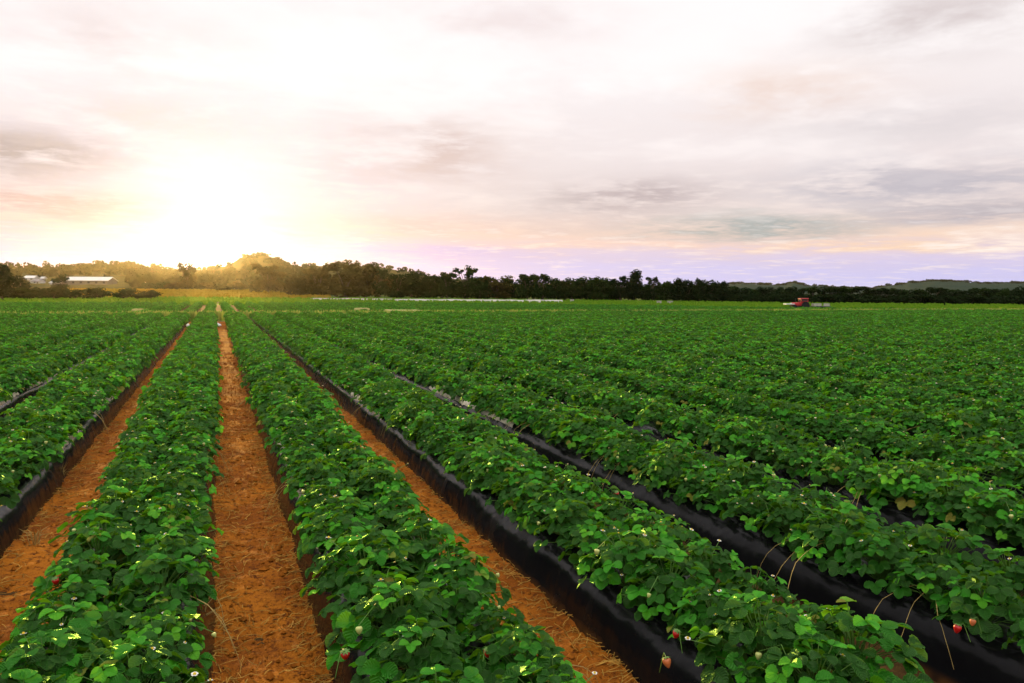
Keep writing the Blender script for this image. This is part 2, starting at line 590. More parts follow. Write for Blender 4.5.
# berries the photograph shows plainly: pixel -> nearest plant
special = {}
for px, py, which, bz in ((488, 653, 'ripe', .16), (345, 655, 'ripe', .10), (55, 581, 'ripe', .15), (677, 634, 'ripe', .09), (666, 662, 'orange', .05), (616, 494, 'ripe', .14),
                      (958, 628, 'ripe', .09), (973, 622, 'orange', .10), (652, 524, 'orange', .14)):
    g = ground_at(px, py, BED_H + bz)
    s = min((q for q in near if id(q) not in special), key=lambda q: (q[0] - g.x) ** 2 + (q[1] - g.y) ** 2)
    special[id(s)] = (which, g)

counters = {}
near.sort(key=lambda s: s[1])
first_of_mesh = {}
lab_rows = {}
for s in near:
    x, y, z, rz, scl, pick, k, line = s
    key = (k, line)
    counters[key] = counters.get(key, 0) + 1
    o = bpy.data.objects.new('strawberry_plant', PLANT_MESHES[pick])
    col.objects.link(o)
    o.location, o.rotation_euler, o.scale = (x, y, z), (0, 0, rz), (scl,) * 3
    first_of_mesh.setdefault(pick, o)
    extra = ''

    def part(me, rot, sc_=1.0, name=None):
        c = bpy.data.objects.new(name or me.name.split('.')[0], me)
        col.objects.link(c)
        c.parent = o
        c.rotation_euler = (0, 0, rot)
        c.scale = (sc_,) * 3
        return c

    for _ in range(prg.choices((0, 1, 2, 3), (3, 4, 3, 1))[0]):
        part(prg.choice(FLOWERS), prg.uniform(0, 6.28), prg.uniform(.85, 1.1))
    for _ in range(prg.choices((0, 1, 2), (3, 3, 1))[0]):
        part(prg.choice(BUDS), prg.uniform(0, 6.28), prg.uniform(.9, 1.1), 'flower_bud')
    outward = (0 if line > 0 else math.pi) - rz
    if prg.random() < .30:
        c = part(prg.choice(UNRIPE)[0], outward + prg.uniform(-1.2, 1.2))
        c['label'] = 'pale green unripe strawberry'
    if prg.random() < .16:
        part(prg.choice(RUNNERS), outward + prg.uniform(-.4, .4))
    sp = special.get(id(s))
    if sp:
        which, g = sp
        me, cal = (RIPE[0] if which == 'ripe' else ORANGE[0])
        c = part(me, 0.0)
        c.location = Matrix.Rotation(-rz, 3, 'Z') @ ((g - Vector((x, y, z))) / scl)
        c['label'] = 'ripe red strawberry' if which == 'ripe' else 'half ripe orange strawberry'
        q = bpy.data.objects.new('calyx', cal)
        col.objects.link(q)
        q.parent = c
        extra = 'red-berried ' if which == 'ripe' else 'orange-berried '
    lab = '%s %sstrawberry plant along %s edge of %s' % (ordinal(counters[key]), extra, 'right' if line > 0 else 'left', bed_name(k))
    tag(o, lab, 'strawberry plant', 'strawberry plants in the front of the beds')

# everything else of the crop: one object, its plants instanced on points
pts, rot, scl_, pk, fl = [], [], [], [], []
for s in spots:
    if id(s) in near_set:
        continue
    x, y, z, rz, sc1, pick, k, line = s
    pts.append((x, y, z)); rot.append(rz); scl_.append(sc1); pk.append(pick); fl.append(0)
    for _ in range(prg.choices((0, 1, 2, 3), (2, 3, 3, 2))[0]):
        pts.append((x, y, z)); rot.append(prg.uniform(0, 6.28)); scl_.append(prg.uniform(.85, 1.2)); pk.append(prg.randrange(5)); fl.append(1)
FAR_TAB = [(-220, 74), (0, 75), (150, 80), (400, 88), (600, 81), (800, 71), (1000, 70), (1240, 70)]


def far_zc(px):
    for (a, b), (c, d) in zip(FAR_TAB, FAR_TAB[1:]):
        if px <= c:
            return b + (d - b) * max(0, (px - a) / (c - a))
    return FAR_TAB[-1][1]


for k in range(-30, 150):
    x = bed_x(k)
    y = 45.6
    while y < 170:
        p = project((x, y, .2))
        if p and -120 < p[0] < 1150 and p[2] < far_zc(p[0]):
            pts.append((x + prg.uniform(-.12, .12), y + prg.uniform(-.1, .1), .06)); rot.append(prg.uniform(0, 6.28))
            scl_.append(prg.uniform(1.15, 1.5)); pk.append(prg.randrange(8)); fl.append(0)
        y += 0.42
me = bpy.data.meshes.new('strawberry_crop')
me.from_pydata(pts, [], [])
for nm, typ, dat in (('rot', 'FLOAT', rot), ('scl', 'FLOAT', scl_), ('pick', 'INT', pk), ('isfl', 'INT', fl)):
    a = me.attributes.new(nm, typ, 'POINT')
    a.data.foreach_set('value', np.array(dat, dtype=np.float32 if typ == 'FLOAT' else np.int32))
crop = bpy.data.objects.new('strawberry_crop', me)
col.objects.link(crop)
tag(crop, 'mass of strawberry plants in long rows running back to the far field edge', 'strawberry plants', kind='stuff')

ng = bpy.data.node_groups.new('crop_rows', 'GeometryNodeTree')
ng.interface.new_socket('Geometry', in_out='INPUT', socket_type='NodeSocketGeometry')
ng.interface.new_socket('Geometry', in_out='OUTPUT', socket_type='NodeSocketGeometry')
G = NT(ng)
gi, go = G.n('NodeGroupInput'), G.n('NodeGroupOutput')


def named(nm, typ):
    nd = G.n('GeometryNodeInputNamedAttribute', data_type=typ)
    nd.inputs[0].default_value = nm
    return nd.outputs[0]


def scatter(objs, want):
    jn = G.n('GeometryNodeJoinGeometry')
    for ob in objs:
        oi = G.n('GeometryNodeObjectInfo', transform_space='ORIGINAL')
        oi.inputs['Object'].default_value = ob
        oi.inputs['As Instance'].default_value = True
        ng.links.new(oi.outputs['Geometry'], jn.inputs[0])
    cmp = G.n('FunctionNodeCompare', data_type='INT', operation='EQUAL')
    ng.links.new(named('isfl', 'INT'), cmp.inputs[2])
    cmp.inputs[3].default_value = want
    iop = G.n('GeometryNodeInstanceOnPoints')
    ng.links.new(gi.outputs[0], iop.inputs['Points'])
    ng.links.new(jn.outputs[0], iop.inputs['Instance'])
    ng.links.new(cmp.outputs[0], iop.inputs['Selection'])
    iop.inputs['Pick Instance'].default_value = True
    ng.links.new(named('pick', 'INT'), iop.inputs['Instance Index'])
    cx = G.n('ShaderNodeCombineXYZ', {2: named('rot', 'FLOAT')})
    ng.links.new(cx.outputs[0], iop.inputs['Rotation'])
    ng.links.new(named('scl', 'FLOAT'), iop.inputs['Scale'])
    return iop.outputs[0]


fl_objs = {}
for o in col.objects:
    if o.data in FLOWERS:
        fl_objs.setdefault(o.data.name, o)
join = G.n('GeometryNodeJoinGeometry')
ng.links.new(scatter([first_of_mesh[i] for i in sorted(first_of_mesh)], 0), join.inputs[0])
ng.links.new(scatter(list(fl_objs.values()), 1), join.inputs[0])
ng.links.new(join.outputs[0], go.inputs[0])
md = crop.modifiers.new('rows', 'NODES')
md.node_group = ng

# ------------------------------------------------------------------ beds, paths, ground
PROF = [(-.385, -.02), (-.36, .03), (-.345, .09), (-.322, .16), (-.292, .212), (-.24, .245), (-.15, .255), (0, .258), (.15, .255), (.24, .245), (.292, .212), (.322, .16), (.345, .09), (.36, .03), (.385, -.02)]
for k in range(K0, K1 + 1):
    x = bed_x(k)
    mb = MB()
    y, ys = bed_start(k) - .3, []
    while y < FIELD_END + .5:
        ys.append(y)
        y += 0.12 if y < 10 else 0.4 if y < 20 else 1.2
    if FIELD_END + .5 - ys[-1] > .01:
        ys.append(FIELD_END + .5)
    vs, fs = [], []
    n = len(PROF)
    for y in ys:
        for j, (px_, pz) in enumerate(PROF):
            w = mnoise.noise(Vector((x * 3.1 + j * .35, y * 1.4, 3.0))) * .016 + mnoise.noise(Vector((x * 7 + j, y * 5.5, 9.0))) * .008
            vs.append((x + px_ + (w if px_ > 0 else -w) * (1 if abs(px_) > .2 else 0), y, pz + (w * .6 if pz > 0 else 0)))
    for i in range(len(ys) - 1):
        for j in range(n - 1):
            fs.append((i * n + j, i * n + j + 1, i * n + n + j + 1, i * n + n + j))
    fs.append(tuple(range((len(ys) - 1) * n, len(ys) * n)))
    fs.append(tuple(range(n - 1, -1, -1)))
    mb.add(vs, fs)
    o = mb.build('raised_bed', M_film, smooth=True)
    tag(o, 'raised soil bed under black plastic film, %s' % bed_name(k), 'raised bed', 'raised beds of the near field block')

beds = {}
for o in col.objects:
    if o.name.startswith('raised_bed'):
        beds[o['label']] = o


def y_at(x, z, py):
    lo, hi = 1.0, 60.0
    for _ in range(40):
        m = (lo + hi) / 2
        p = project((x, m, z))
        if p is None or p[1] > py:
            lo = m
        else:
            hi = m
    return lo


erg = random.Random(4)  # pale strips on the bed shoulders: torn film and painted-in sun glint
for k, sd_, segs in ((1, -1, ((424, 452), (486, 514), (536, 548))), (2, -1, ((392, 416),)), (3, -1, ((386, 424),)), (-1, 1, ((376, 412), (428, 446))), (-2, 1, ((372, 388), (392, 416))), (0, 1, ((400, 408),))):
    bd = next(o for lb, o in beds.items() if lb.endswith(bed_name(k)))
    for p0, p1 in segs:
        x = bed_x(k) + sd_ * .278
        ya, yb = y_at(x, .25, p1), y_at(x, .25, p0)
        n = max(8, int((yb - ya) / .035))
        vs, fs = [], []
        for i in range(n + 1):
            y = ya + (yb - ya) * i / n
            w = mnoise.noise(Vector((y * 6, k, 1))) * .5 + .5
            hgt = (.006 + .030 * w) * min(1, 4 * min(i, n - i) / n + .15) * erg.uniform(.75, 1.15)
            o_ = .012 * mnoise.noise(Vector((y * 9, k, 8)))
            vs += [(x + sd_ * (.016 + o_), y, .212 - .02 * w), (x + sd_ * (.010 + o_), y, .232), (x - sd_ * (.005 + o_), y + .01, .245 + hgt * .6), (x - sd_ * .03, y + erg.uniform(-.01, .01), .252 + hgt)]
        for i in range(n):
            for q in range(3):
                fs.append((i * 4 + q, i * 4 + q + 1, i * 4 + 5 + q, i * 4 + 4 + q))
        mb = MB()
        mb.add(vs, fs)
        c = mb.build('torn_edge_glint', M_torn_glint, bd, smooth=True)
        c['label'] = 'pale torn edge of the plastic film with painted sun glint'

# flat ground to the horizon
mb = MB()
mb.add([(-1500, -300, -.03), (1500, -300, -.03), (1500, 1500, -.03), (-1500, 1500, -.03)], [(0, 1, 2, 3)])
tag(mb.build('ground', M_meadow), kind='structure')
mb = MB()
e0, e1, e2, e3 = (at(q, 300, far_zc(q)) for q in (-160, 400, 800, 1180))
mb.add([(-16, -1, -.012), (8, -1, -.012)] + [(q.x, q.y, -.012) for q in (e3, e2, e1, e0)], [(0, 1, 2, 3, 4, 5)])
tag(mb.build('field_soil', M_fieldsoil_shade), kind='structure')
mb = MB()
mb.add([(-26, 43.6, -.004), (95, 43.6, -.004), (95, 44.9, -.004), (-26, 44.9, -.004)], [(0, 1, 2, 3)])
tag(mb.build('cross_track', M_sand), kind='structure')


def path_z(x, y):
    return (0.018 * mnoise.noise(Vector((x * 3, y * 1.6, .3))) + .020 * mnoise.noise(Vector((x * 9, y * 7, 5))) + .012 * mnoise.noise(Vector((x * 30, y * 30, 2))))


for j in range(-6, 9):
    cx = 0.2 + PITCHX * j
    ys, y = [], max(1.6, bed_start(j) - .2)
    near_path = -2 <= j <= 3
    while y < FIELD_END:
        ys.append(y)
        y += (0.022 if y < 7 else 0.05 if y < 12 else .2) if near_path else (.1 if y < 12 else .4)
    ys.append(FIELD_END)
    xs = np.linspace(-.27, .27, 25 if near_path else 9)
    vs = [(cx + a, y, .008 + path_z(cx + a, y) + .045 * max(0, abs(a) / .27 - .55) ** 1.5) for y in ys for a in xs]
    n = len(xs)
    fs = [(i * n + q, i * n + q + 1, i * n + n + q + 1, i * n + n + q) for i in range(len(ys) - 1) for q in range(n - 1)]
    mb = MB()
    mb.add(vs, fs)
    tag(mb.build('path', M_soil if j < 2 else M_fieldsoil_shade, smooth=True), kind='structure')  # paths farther right get dark soil, their deep shade put into the colour

# crumbs of soil and bits of straw on the paths
drg = random.Random(5)
cl, stw = MB(), MB()
OCT = [(1, 0, 0), (-1, 0, 0), (0, 1, 0), (0, -1, 0), (0, 0, 1), (0, 0, -.6)]
OF = [(0, 2, 4), (2, 1, 4), (1, 3, 4), (3, 0, 4), (2, 0, 5), (1, 2, 5), (3, 1, 5), (0, 3, 5)]
for j, nc, nst in ((0, 3800, 1800), (-1, 1800, 1700), (1, 2200, 1500), (-2, 400, 500)):
    cx = 0.2 + PITCHX * j
    for _ in range(nc):
        y = 2.4 + 20 * drg.random() ** 2.0
        x = cx + drg.uniform(-.25, .25)
        r = min(.003 + drg.expovariate(1 / .005), .034)
        vs = [(x + p[0] * r * drg.uniform(.6, 1.3), y + p[1] * r * drg.uniform(.6, 1.3), .008 + path_z(x, y) + r * .25 + p[2] * r * drg.uniform(.5, 1)) for p in OCT]
        cl.add(vs, OF)
    for _ in range(nst):
        y = 2.4 + 13 * drg.random() ** 1.6
        e = drg.choice((-1, 1)) if drg.random() < .7 else 0
        x = cx + (e * (.255 - abs(drg.gauss(0, .09))) if e else drg.uniform(-.24, .24))
        a = drg.gauss(1.57 if drg.random() < .5 else 0, .7)
        L = drg.uniform(.03, .13)
        z0 = .014 + path_z(x, y) + .045 * max(0, abs(x - cx) / .27 - .55) ** 1.5
        bend = drg.uniform(-.35, .35)
        P = []
        for q in range(4):
            t = q / 3 - .5
            P.append((x + math.cos(a + bend * t) * L * t, y + math.sin(a + bend * t) * L * t, z0 + .012 * math.sin(math.pi * (q / 3)) * drg.uniform(.2, 1) + t * drg.uniform(-.02, .03)))
        stw.tube(P, drg.uniform(.0008, .0026), 3, 0, cap=False)
tag(cl.build('soil_crumbs', M_clod), 'loose crumbs of orange soil lying on the dirt paths', 'soil', kind='stuff')
tag(stw.build('straw', M_straw), 'short bits of dry straw scattered over the dirt paths', 'straw', kind='stuff')

# dry grass tufts standing at the path edges
tuft_rg = random.Random(21)


def tuft(px, py, label, mat, n=16, h=.16):
    g = ground_at(px, py, .01)
    mb = MB()
    for _ in range(n):
        a, r = tuft_rg.uniform(0, 6.28), tuft_rg.uniform(0, .03)
        L = h * tuft_rg.uniform(.6, 1.2)
        le = tuft_rg.uniform(.1, .9)
        b = Vector((math.cos(a) * r, math.sin(a) * r, 0))
        d = Vector((math.cos(a), math.sin(a), 0))
        mb.tube([b, b + d * L * le * .3 + Vector((0, 0, L * .6)), b + d * L * le + Vector((0, 0, L * (1 - .35 * le)))], [.0024, .002, .0006], 4, cap=False)
    o = mb.build('grass_tuft', mat)
    o.location = g
    tag(o, label, 'grass tuft', 'grass tufts along the dirt paths')


tuft(437, 548, 'yellow green grass tuft on the dirt path beside the first bed right', M_drygrass, 22, .13)
tuft(407, 512, 'small yellow grass tuft on the dirt path right of the first bed', M_drygrass, 16, .10)
tuft(195, 640, 'long dry grass tuft at the left foot of the middle path', M_dry, 18, .24)
tuft(190, 590, 'dry grass tuft behind the long one on the middle path', M_dry, 14, .18)
tuft(60, 480, 'dry straw tuft on the left dirt path under the bed edge', M_dry, 16, .16)
tuft(35, 545, 'dry straw tuft lying low in the left dirt path', M_dry, 14, .12)

# white bags at the row ends, pale sheets on the far field
mbag = None
bag_labels = ['small white bag at the row end, farthest left of the five', 'small white bag second from the left of the five row ends',
              'small white bag straight ahead where the middle path ends', 'small white bag right of the one at the middle path end', 'small white bag at the row end, farthest right of the five']
for i, px in enumerate((188, 203, 218, 232, 247)):
    g = ground_at(px, 326.5, 0.26)
    mb = MB()
    wx, hz = (.24, .11) if 0 < i < 4 else (.13, .09)
    mb.lathe([(.3 * wx, 0), (.5 * wx, .2 * hz), (.52 * wx, .5 * hz), (.42 * wx, .8 * hz), (.15 * wx, hz)], 10, 0)
    mb.tube([(0, 0, hz * .95), (.01, 0, hz * 1.25)], [.018, .03], 6)
    o = mb.build('white_bag', M_white, smooth=True)
    o.location = (g.x, min(g.y, 43.2), .26)
    tag(o, bag_labels[i], 'bag', 'white bags at the row ends')


def sheet(name, px0, px1, py, width, z, mat, label, cat, h=.10, dz=0.0):
    a, b = ground_at(px0, py, z), ground_at(px1, py + dz, z)
    d = (b - a)
    n = max(6, int(d.length / 1.2))
    nrm = Vector((-d.y, d.x, 0)).normalized()
    mb = MB()
    vs, fs = [], []
    for i in range(n + 1):
        p = a + d * (i / n)
        w = width * (1 + .25 * mnoise.noise(Vector((i * .7, 2, px0))))
        hh = h * (1 + .3 * mnoise.noise(Vector((i * .9, 7, px0))))
        for t, zz in ((-.5, 0), (-.42, .7), (-.15, 1), (.15, 1), (.42, .7), (.5, 0)):
            vs.append((p.x + nrm.x * w * t, p.y + nrm.y * w * t, z + hh * zz))
    for i in range(n):
        for q in range(5):
            fs.append((i * 6 + q, i * 6 + q + 1, i * 6 + 7 + q, i * 6 + 6 + q))
    fs += [(5, 4, 3, 2, 1, 0), tuple(range(n * 6, n * 6 + 6))]
    mb.add(vs, fs)
    tag(mb.build(name, mat, smooth=True), label, cat)


sheet('row_cover', 395, 562, 301.6, 2.2, 0.0, M_cream, 'long white plastic row cover stretched before the tree line', 'row cover', .38, .9)
sheet('row_cover', 312, 392, 299.9, 1.6, 0.0, M_cream, 'thin pale row cover at the foot of the golden trees', 'row cover', .3, .6)
sheet('plastic_pipe', 928, 938, 315.6, .35, .30, M_white, 'short white plastic pipe lying across the right end of the track', 'pipe', .12, .1)
sheet('plastic_pipe', 958, 969, 315.4, .25, .30, M_white, 'white plastic pipe lying farther right along the same track', 'pipe', .10, .1)
sheet('mulch_sheet', 386, 420, 311.6, .8, .30, M_sand, 'pale yellowish mulch sheet among the far rows left of centre', 'mulch sheet', .14, .4)
sheet('mulch_sheet', 357, 367, 309.8, .7, .30, M_sand, 'short pale mulch sheet among the far rows before the golden trees', 'mulch sheet', .14, .2)
sheet('mulch_sheet', 135, 141, 310.5, .6, .30, M_sand, 'small pale mulch sheet in the far rows left of the sun', 'mulch sheet', .12, .1)
sheet('mulch_sheet', 40, 62, 303.2, 1.2, .05, M_sand, 'pale mulch sheet on the grass strip before the white roofed shed', 'mulch sheet', .14, .0)

TREE_TAB = [(-220, 150), (0, 150), (320, 165), (560, 145), (720, 128), (800, 120), (1000, 113), (1240, 110)]


def interp_tree(px):
    for (a, b), (c, d) in zip(TREE_TAB, TREE_TAB[1:]):
        if px <= c:
            return b + (d - b) * max(0, (px - a) / (c - a))
    return TREE_TAB[-1][1]


# grass verge beyond the field
verge = MB()
vrg = random.Random(9)
for _ in range(14000):
    px = vrg.uniform(-60, 1090)
    lo = far_zc(px) + .3
    hi = interp_tree(px) + 3
    zc = vrg.uniform(lo, hi)
    p = at(px, 300, zc)
    p.z = -.03
    a = vrg.uniform(0, 3.14)
    w, h = vrg.uniform(.12, .3), vrg.uniform(.15, .42)
    dx, dy = math.cos(a) * w, math.sin(a) * w
    verge.add([(p.x - dx, p.y - dy, p.z), (p.x + dx, p.y + dy, p.z), (p.x + dx * .5, p.y + dy * .5 + .05, p.z + h), (p.x - dx * .7, p.y - dy * .7, p.z + h * .8)], [(0, 1, 2, 3)], tint=vrg.random())
tag(verge.build('grass', M_grass, attrs=True), 'bright green grass strip between the field and the trees', 'grass', kind='stuff')
verge = MB()
mb = MB()
for _ in range(5000):
    px = vrg.uniform(62, 330)
    zc = vrg.uniform(150, 235)
    p = at(px, 300, zc)
    p.z = max(-.03, (zc - 150) / 80 * 1.2)
    a = vrg.uniform(0, 3.14)
    w, h = vrg.uniform(.3, .6), vrg.uniform(.3, .6)
    dx, dy = math.cos(a) * w, math.sin(a) * w
    verge.add([(p.x - dx, p.y - dy, p.z), (p.x + dx, p.y + dy, p.z), (p.x + dx * .5, p.y + dy * .5 + .05, p.z + h), (p.x - dx * .7, p.y - dy * .7, p.z + h * .8)], [(0, 1, 2, 3)], tint=vrg.random())
tag(verge.build('dry_grass', M_drygrass, attrs=True), 'golden dry grass on the slope below the houses', 'dry grass', kind='stuff')

verge = MB()
for _ in range(7500):
    x = vrg.uniform(-24, 92)
    if mnoise.noise(Vector((x * .35, 1, 1))) < -.42:
        continue
    y = 44.1 + vrg.gauss(0, .16)
    a = vrg.uniform(0, 3.14)
    w, h = vrg.uniform(.03, .08), vrg.uniform(.44, .60)
    dx, dy = math.cos(a) * w, math.sin(a) * w
    verge.add([(x - dx, y - dy, 0), (x + dx, y + dy, 0), (x + dx * .5, y + dy * .5 + .05, h), (x - dx * .7, y - dy * .7, h * .8)], [(0, 1, 2, 3)], tint=vrg.random())
tag(verge.build('dry_weeds', M_weeds, attrs=True), 'thin line of pale dry weeds along the track across the field', 'weeds', kind='stuff')

# ------------------------------------------------------------------ hills
RIDGE = [(-220, 268), (-60, 267), (0, 267), (40, 267), (62, 267), (90, 265), (128, 264), (150, 267), (170, 270), (200, 270), (225, 266), (245, 257), (262, 254.5), (275, 258), (300, 267), (320, 266),
         (345, 265), (380, 268), (400, 271), (425, 276), (460, 280), (520, 284), (640, 287), (720, 285), (740, 284), (765, 285), (780, 286), (793, 283), (806, 286), (850, 288.5), (870, 289.5), (890, 286), (915, 283), (938, 281.5), (960, 282.5), (985, 284), (1024, 283.5), (1100, 282), (1240, 284)]
DIST = [(-220, 760), (240, 800), (262, 860), (300, 820), (420, 800), (560, 1000), (760, 1250), (1240, 1250)]


def interp(tab, x):
    for (a, b), (c, d) in zip(tab, tab[1:]):
        if a <= x <= c:
            t = (x - a) / (c - a)
            t = t * t * (3 - 2 * t) if tab is RIDGE else t
            return b + (d - b) * t
    return tab[-1][1] if x > tab[-1][0] else tab[0][1]


def hill_z(px, zc):
    """terrain height beyond the field"""
    zr = interp(DIST, px)
    top = at(px, interp(RIDGE, px), zr).z
    lo = 145 if px < 330 else 400
    if zc <= lo:
        return -.06
    if zc <= zr:
        t = (zc - lo) / (zr - lo)
        return -.06 + (top + .06) * t ** 1.6 if px < 330 else -.06 + (top + .06) * t * t * (3 - 2 * t)
    t = min((zc - zr) / 320, 1)
    return top * (1 - t * t * (3 - 2 * t)) - .1 * t


vs, fs = [], []
cols = list(range(-220, 1241, 2))
fr = [0, .03, .06, .1, .14, .18, .22, .27, .32, .37, .42, .48, .54, .6, .66, .72, .78, .83, .88, .92, .95, .975, 1.0, 1.02, 1.05, 1.1, 1.2, 1.38]
for px in cols:
    zr = interp(DIST, px)
    lo = 145 if px < 330 else 400
    for f in fr:
        zc = lo + (zr - lo) * f if f <= 1 else zr + (f - 1) / .38 * 320
        p = at(px, 288, zc)
        b = 1.5 * mnoise.noise(Vector((p.x * .16, p.y * .05, 0))) + 1.0 * mnoise.noise(Vector((p.x * .4, p.y * .11, 4)))
        w = min(1, max(0, (f - .18) * 3)) * min(1, max(0, (1.38 - f) * 4))
        vs.append((p.x, p.y, hill_z(px, zc) + b * w * (zc / 800)))
n = len(fr)
cut = cols.index(560)
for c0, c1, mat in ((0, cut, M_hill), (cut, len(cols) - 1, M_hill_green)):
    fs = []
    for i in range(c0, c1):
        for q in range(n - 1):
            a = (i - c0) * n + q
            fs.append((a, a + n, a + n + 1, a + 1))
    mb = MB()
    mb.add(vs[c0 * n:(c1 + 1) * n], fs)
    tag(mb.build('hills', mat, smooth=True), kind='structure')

# ------------------------------------------------------------------ trees
def make_tree(seed, kind):
    """a tree of height 1: returns trunk mesh, crown mesh"""
    rg = random.Random(seed)
    tr, cr = MB(), MB()
    lobes = []
    if kind == 'round':
        lobes = [(0, 0, .62, .20, .30), (.06, .02, .40, .22, .24), (-.05, -.03, .82, .13, .15), (-.08, .05, .5, .19, .22), (.02, 0, .24, .24, .2), (.05, -.04, .75, .14, .16)]
        nl, ls = 900, .020
    elif kind == 'feather':
        for i in range(11):
            a = rg.uniform(0, 6.28)
            r = rg.uniform(.05, .24)
            lobes.append((math.cos(a) * r, math.sin(a) * r, rg.uniform(.55, .93), rg.uniform(.05, .09), rg.uniform(.06, .11)))
        lobes += [(0, 0, .35, .26, .2), (.1, 0, .22, .25, .16), (-.12, 0, .2, .25, .16)]
        nl, ls = 750, .019
    elif kind == 'spread':
        for i in range(9):
            a = i * 2.4
            r = rg.uniform(.10, .34)
            lobes.append((math.cos(a) * r, math.sin(a) * r, rg.uniform(.62, .9), rg.uniform(.10, .16), rg.uniform(.07, .12)))
        lobes += [(0, 0, .42, .3, .18), (.15, .1, .25, .28, .16), (-.2, 0, .25, .26, .17)]
        nl, ls = 900, .021
    elif kind == 'bush':
        for i in range(9):
            a = i * 2.4
            r = rg.uniform(.05, .48)
            lobes.append((math.cos(a) * r, math.sin(a) * r, rg.uniform(.25, .75), rg.uniform(.2, .32), rg.uniform(.18, .28)))
        nl, ls = 700, .035
    else:
        for i in range(10):
            a = i * 2.4 + rg.uniform(-.3, .3)
            r = rg.uniform(.03, .30)
            lobes.append((math.cos(a) * r, math.sin(a) * r, rg.uniform(.38, .86), rg.uniform(.12, .2), rg.uniform(.10, .17)))
        lobes += [(.1, 0, .24, .28, .17), (-.15, .08, .22, .28, .18), (0, -.1, .18, .3, .15)]
        nl, ls = 950, .021
    wt = [l[3] ** 1.6 for l in lobes]
    top = 0.001
    for _ in range(int(nl * 1.5)):
        l = rg.choices(lobes, wt)[0]
        while True:
            d = Vector((rg.uniform(-1, 1), rg.uniform(-1, 1), rg.uniform(-1, 1)))
            if .35 < d.length < 1:
                break
        d = d.normalized() * (rg.uniform(.6, 1.1) if rg.random() < .7 else rg.uniform(.1, .6))
        p = Vector((l[0] + d.x * l[3], l[1] + d.y * l[3], max(.03, l[2] + d.z * l[4])))
        nrm = (d + Vector((rg.uniform(-.7, .7), rg.uniform(-.7, .7), rg.uniform(-.4, .9)))).normalized()
        a = nrm.orthogonal().normalized()
        b = nrm.cross(a)
        t = rg.uniform(0, 6.28)
        a, b = a * math.cos(t) + b * math.sin(t), b * math.cos(t) - a * math.sin(t)
        s = ls * 1.45 * rg.uniform(.5, 1.4)
        top = max(top, p.z)
        cr.add([p - a * s - b * s * .6, p + a * s * .8 - b * s * .8, p + a * s * 1.1 + b * s * .6, p - a * s * .3 + b * s * 1.1], [(0, 1, 2, 3)], tint=rg.random())
    cr.v = [(x, y, z / top) for x, y, z in cr.v]
    if kind != 'bush':
        tr.tube([(0, 0, -.02), (.01, 0, .15), (-.01, .01, .35), (.01, 0, .62)], [.030, .022, .017, .008], 7)
        for l in lobes[:7]:
            z0 = rg.uniform(.12, .4)
            tr.tube([(0, 0, z0), (l[0] * .5, l[1] * .5, z0 + (l[2] - z0) * .6), (l[0], l[1], max(l[2], z0 + .05))], [.012, .008, .003], 5)
    else:
        for i in range(6):
            a = i * 1.05
            tr.tube([(0, 0, -.03), (math.cos(a) * .12, math.sin(a) * .12, .25), (math.cos(a) * .3, math.sin(a) * .3, .5)], [.03, .02, .006], 5)
    return tr, cr


VAR = {}
for kind, seeds in (('round', (1, 2)), ('feather', (3, 4)), ('spread', (5, 6, 7)), ('bush', (8, 9, 10)), ('broad', (11, 12, 13, 14))):
    VAR[kind] = []
    for s in seeds:
        tr, cr = make_tree(s, kind)
        base = tr.mesh('trunk', [M_bark])
        crowns = {}
        for key, m in (('g', M_crown), ('w', M_crown_hazelit), ('d', M_crown_dark)):
            crowns[key] = cr.mesh('crown', [m], attrs=True)
        VAR[kind].append((base, crowns))

trg = random.Random(33)


def base_z(px, zc):
    return hill_z(px, zc) if px < 330 and zc > 145 else -.03


def put_tree(px, top, wpx, zc, kind, tone, label, group, name='tree', cat='tree', lean=0.0):
    p = at(px, 300, zc)
    p.z = base_z(px, zc)
    w = wpx / F * zc * 1.35
    h = max(at(px, top, zc).z - p.z, w * .38)
    spread = {'round': .52, 'feather': .62, 'spread': .88, 'bush': 1.2, 'broad': .82}[kind]
    o = empty(name, p, trg.uniform(0, 6.28), (w / spread, w / spread, h))
    o.rotation_euler[0] = lean
    base, crowns = trg.choice(VAR[kind])
    for nm, me in (('trunk', base), ('crown', crowns[tone])):
        c = bpy.data.objects.new(nm, me)
        col.objects.link(c)
        c.parent = o
    tag(o, label, cat, group)


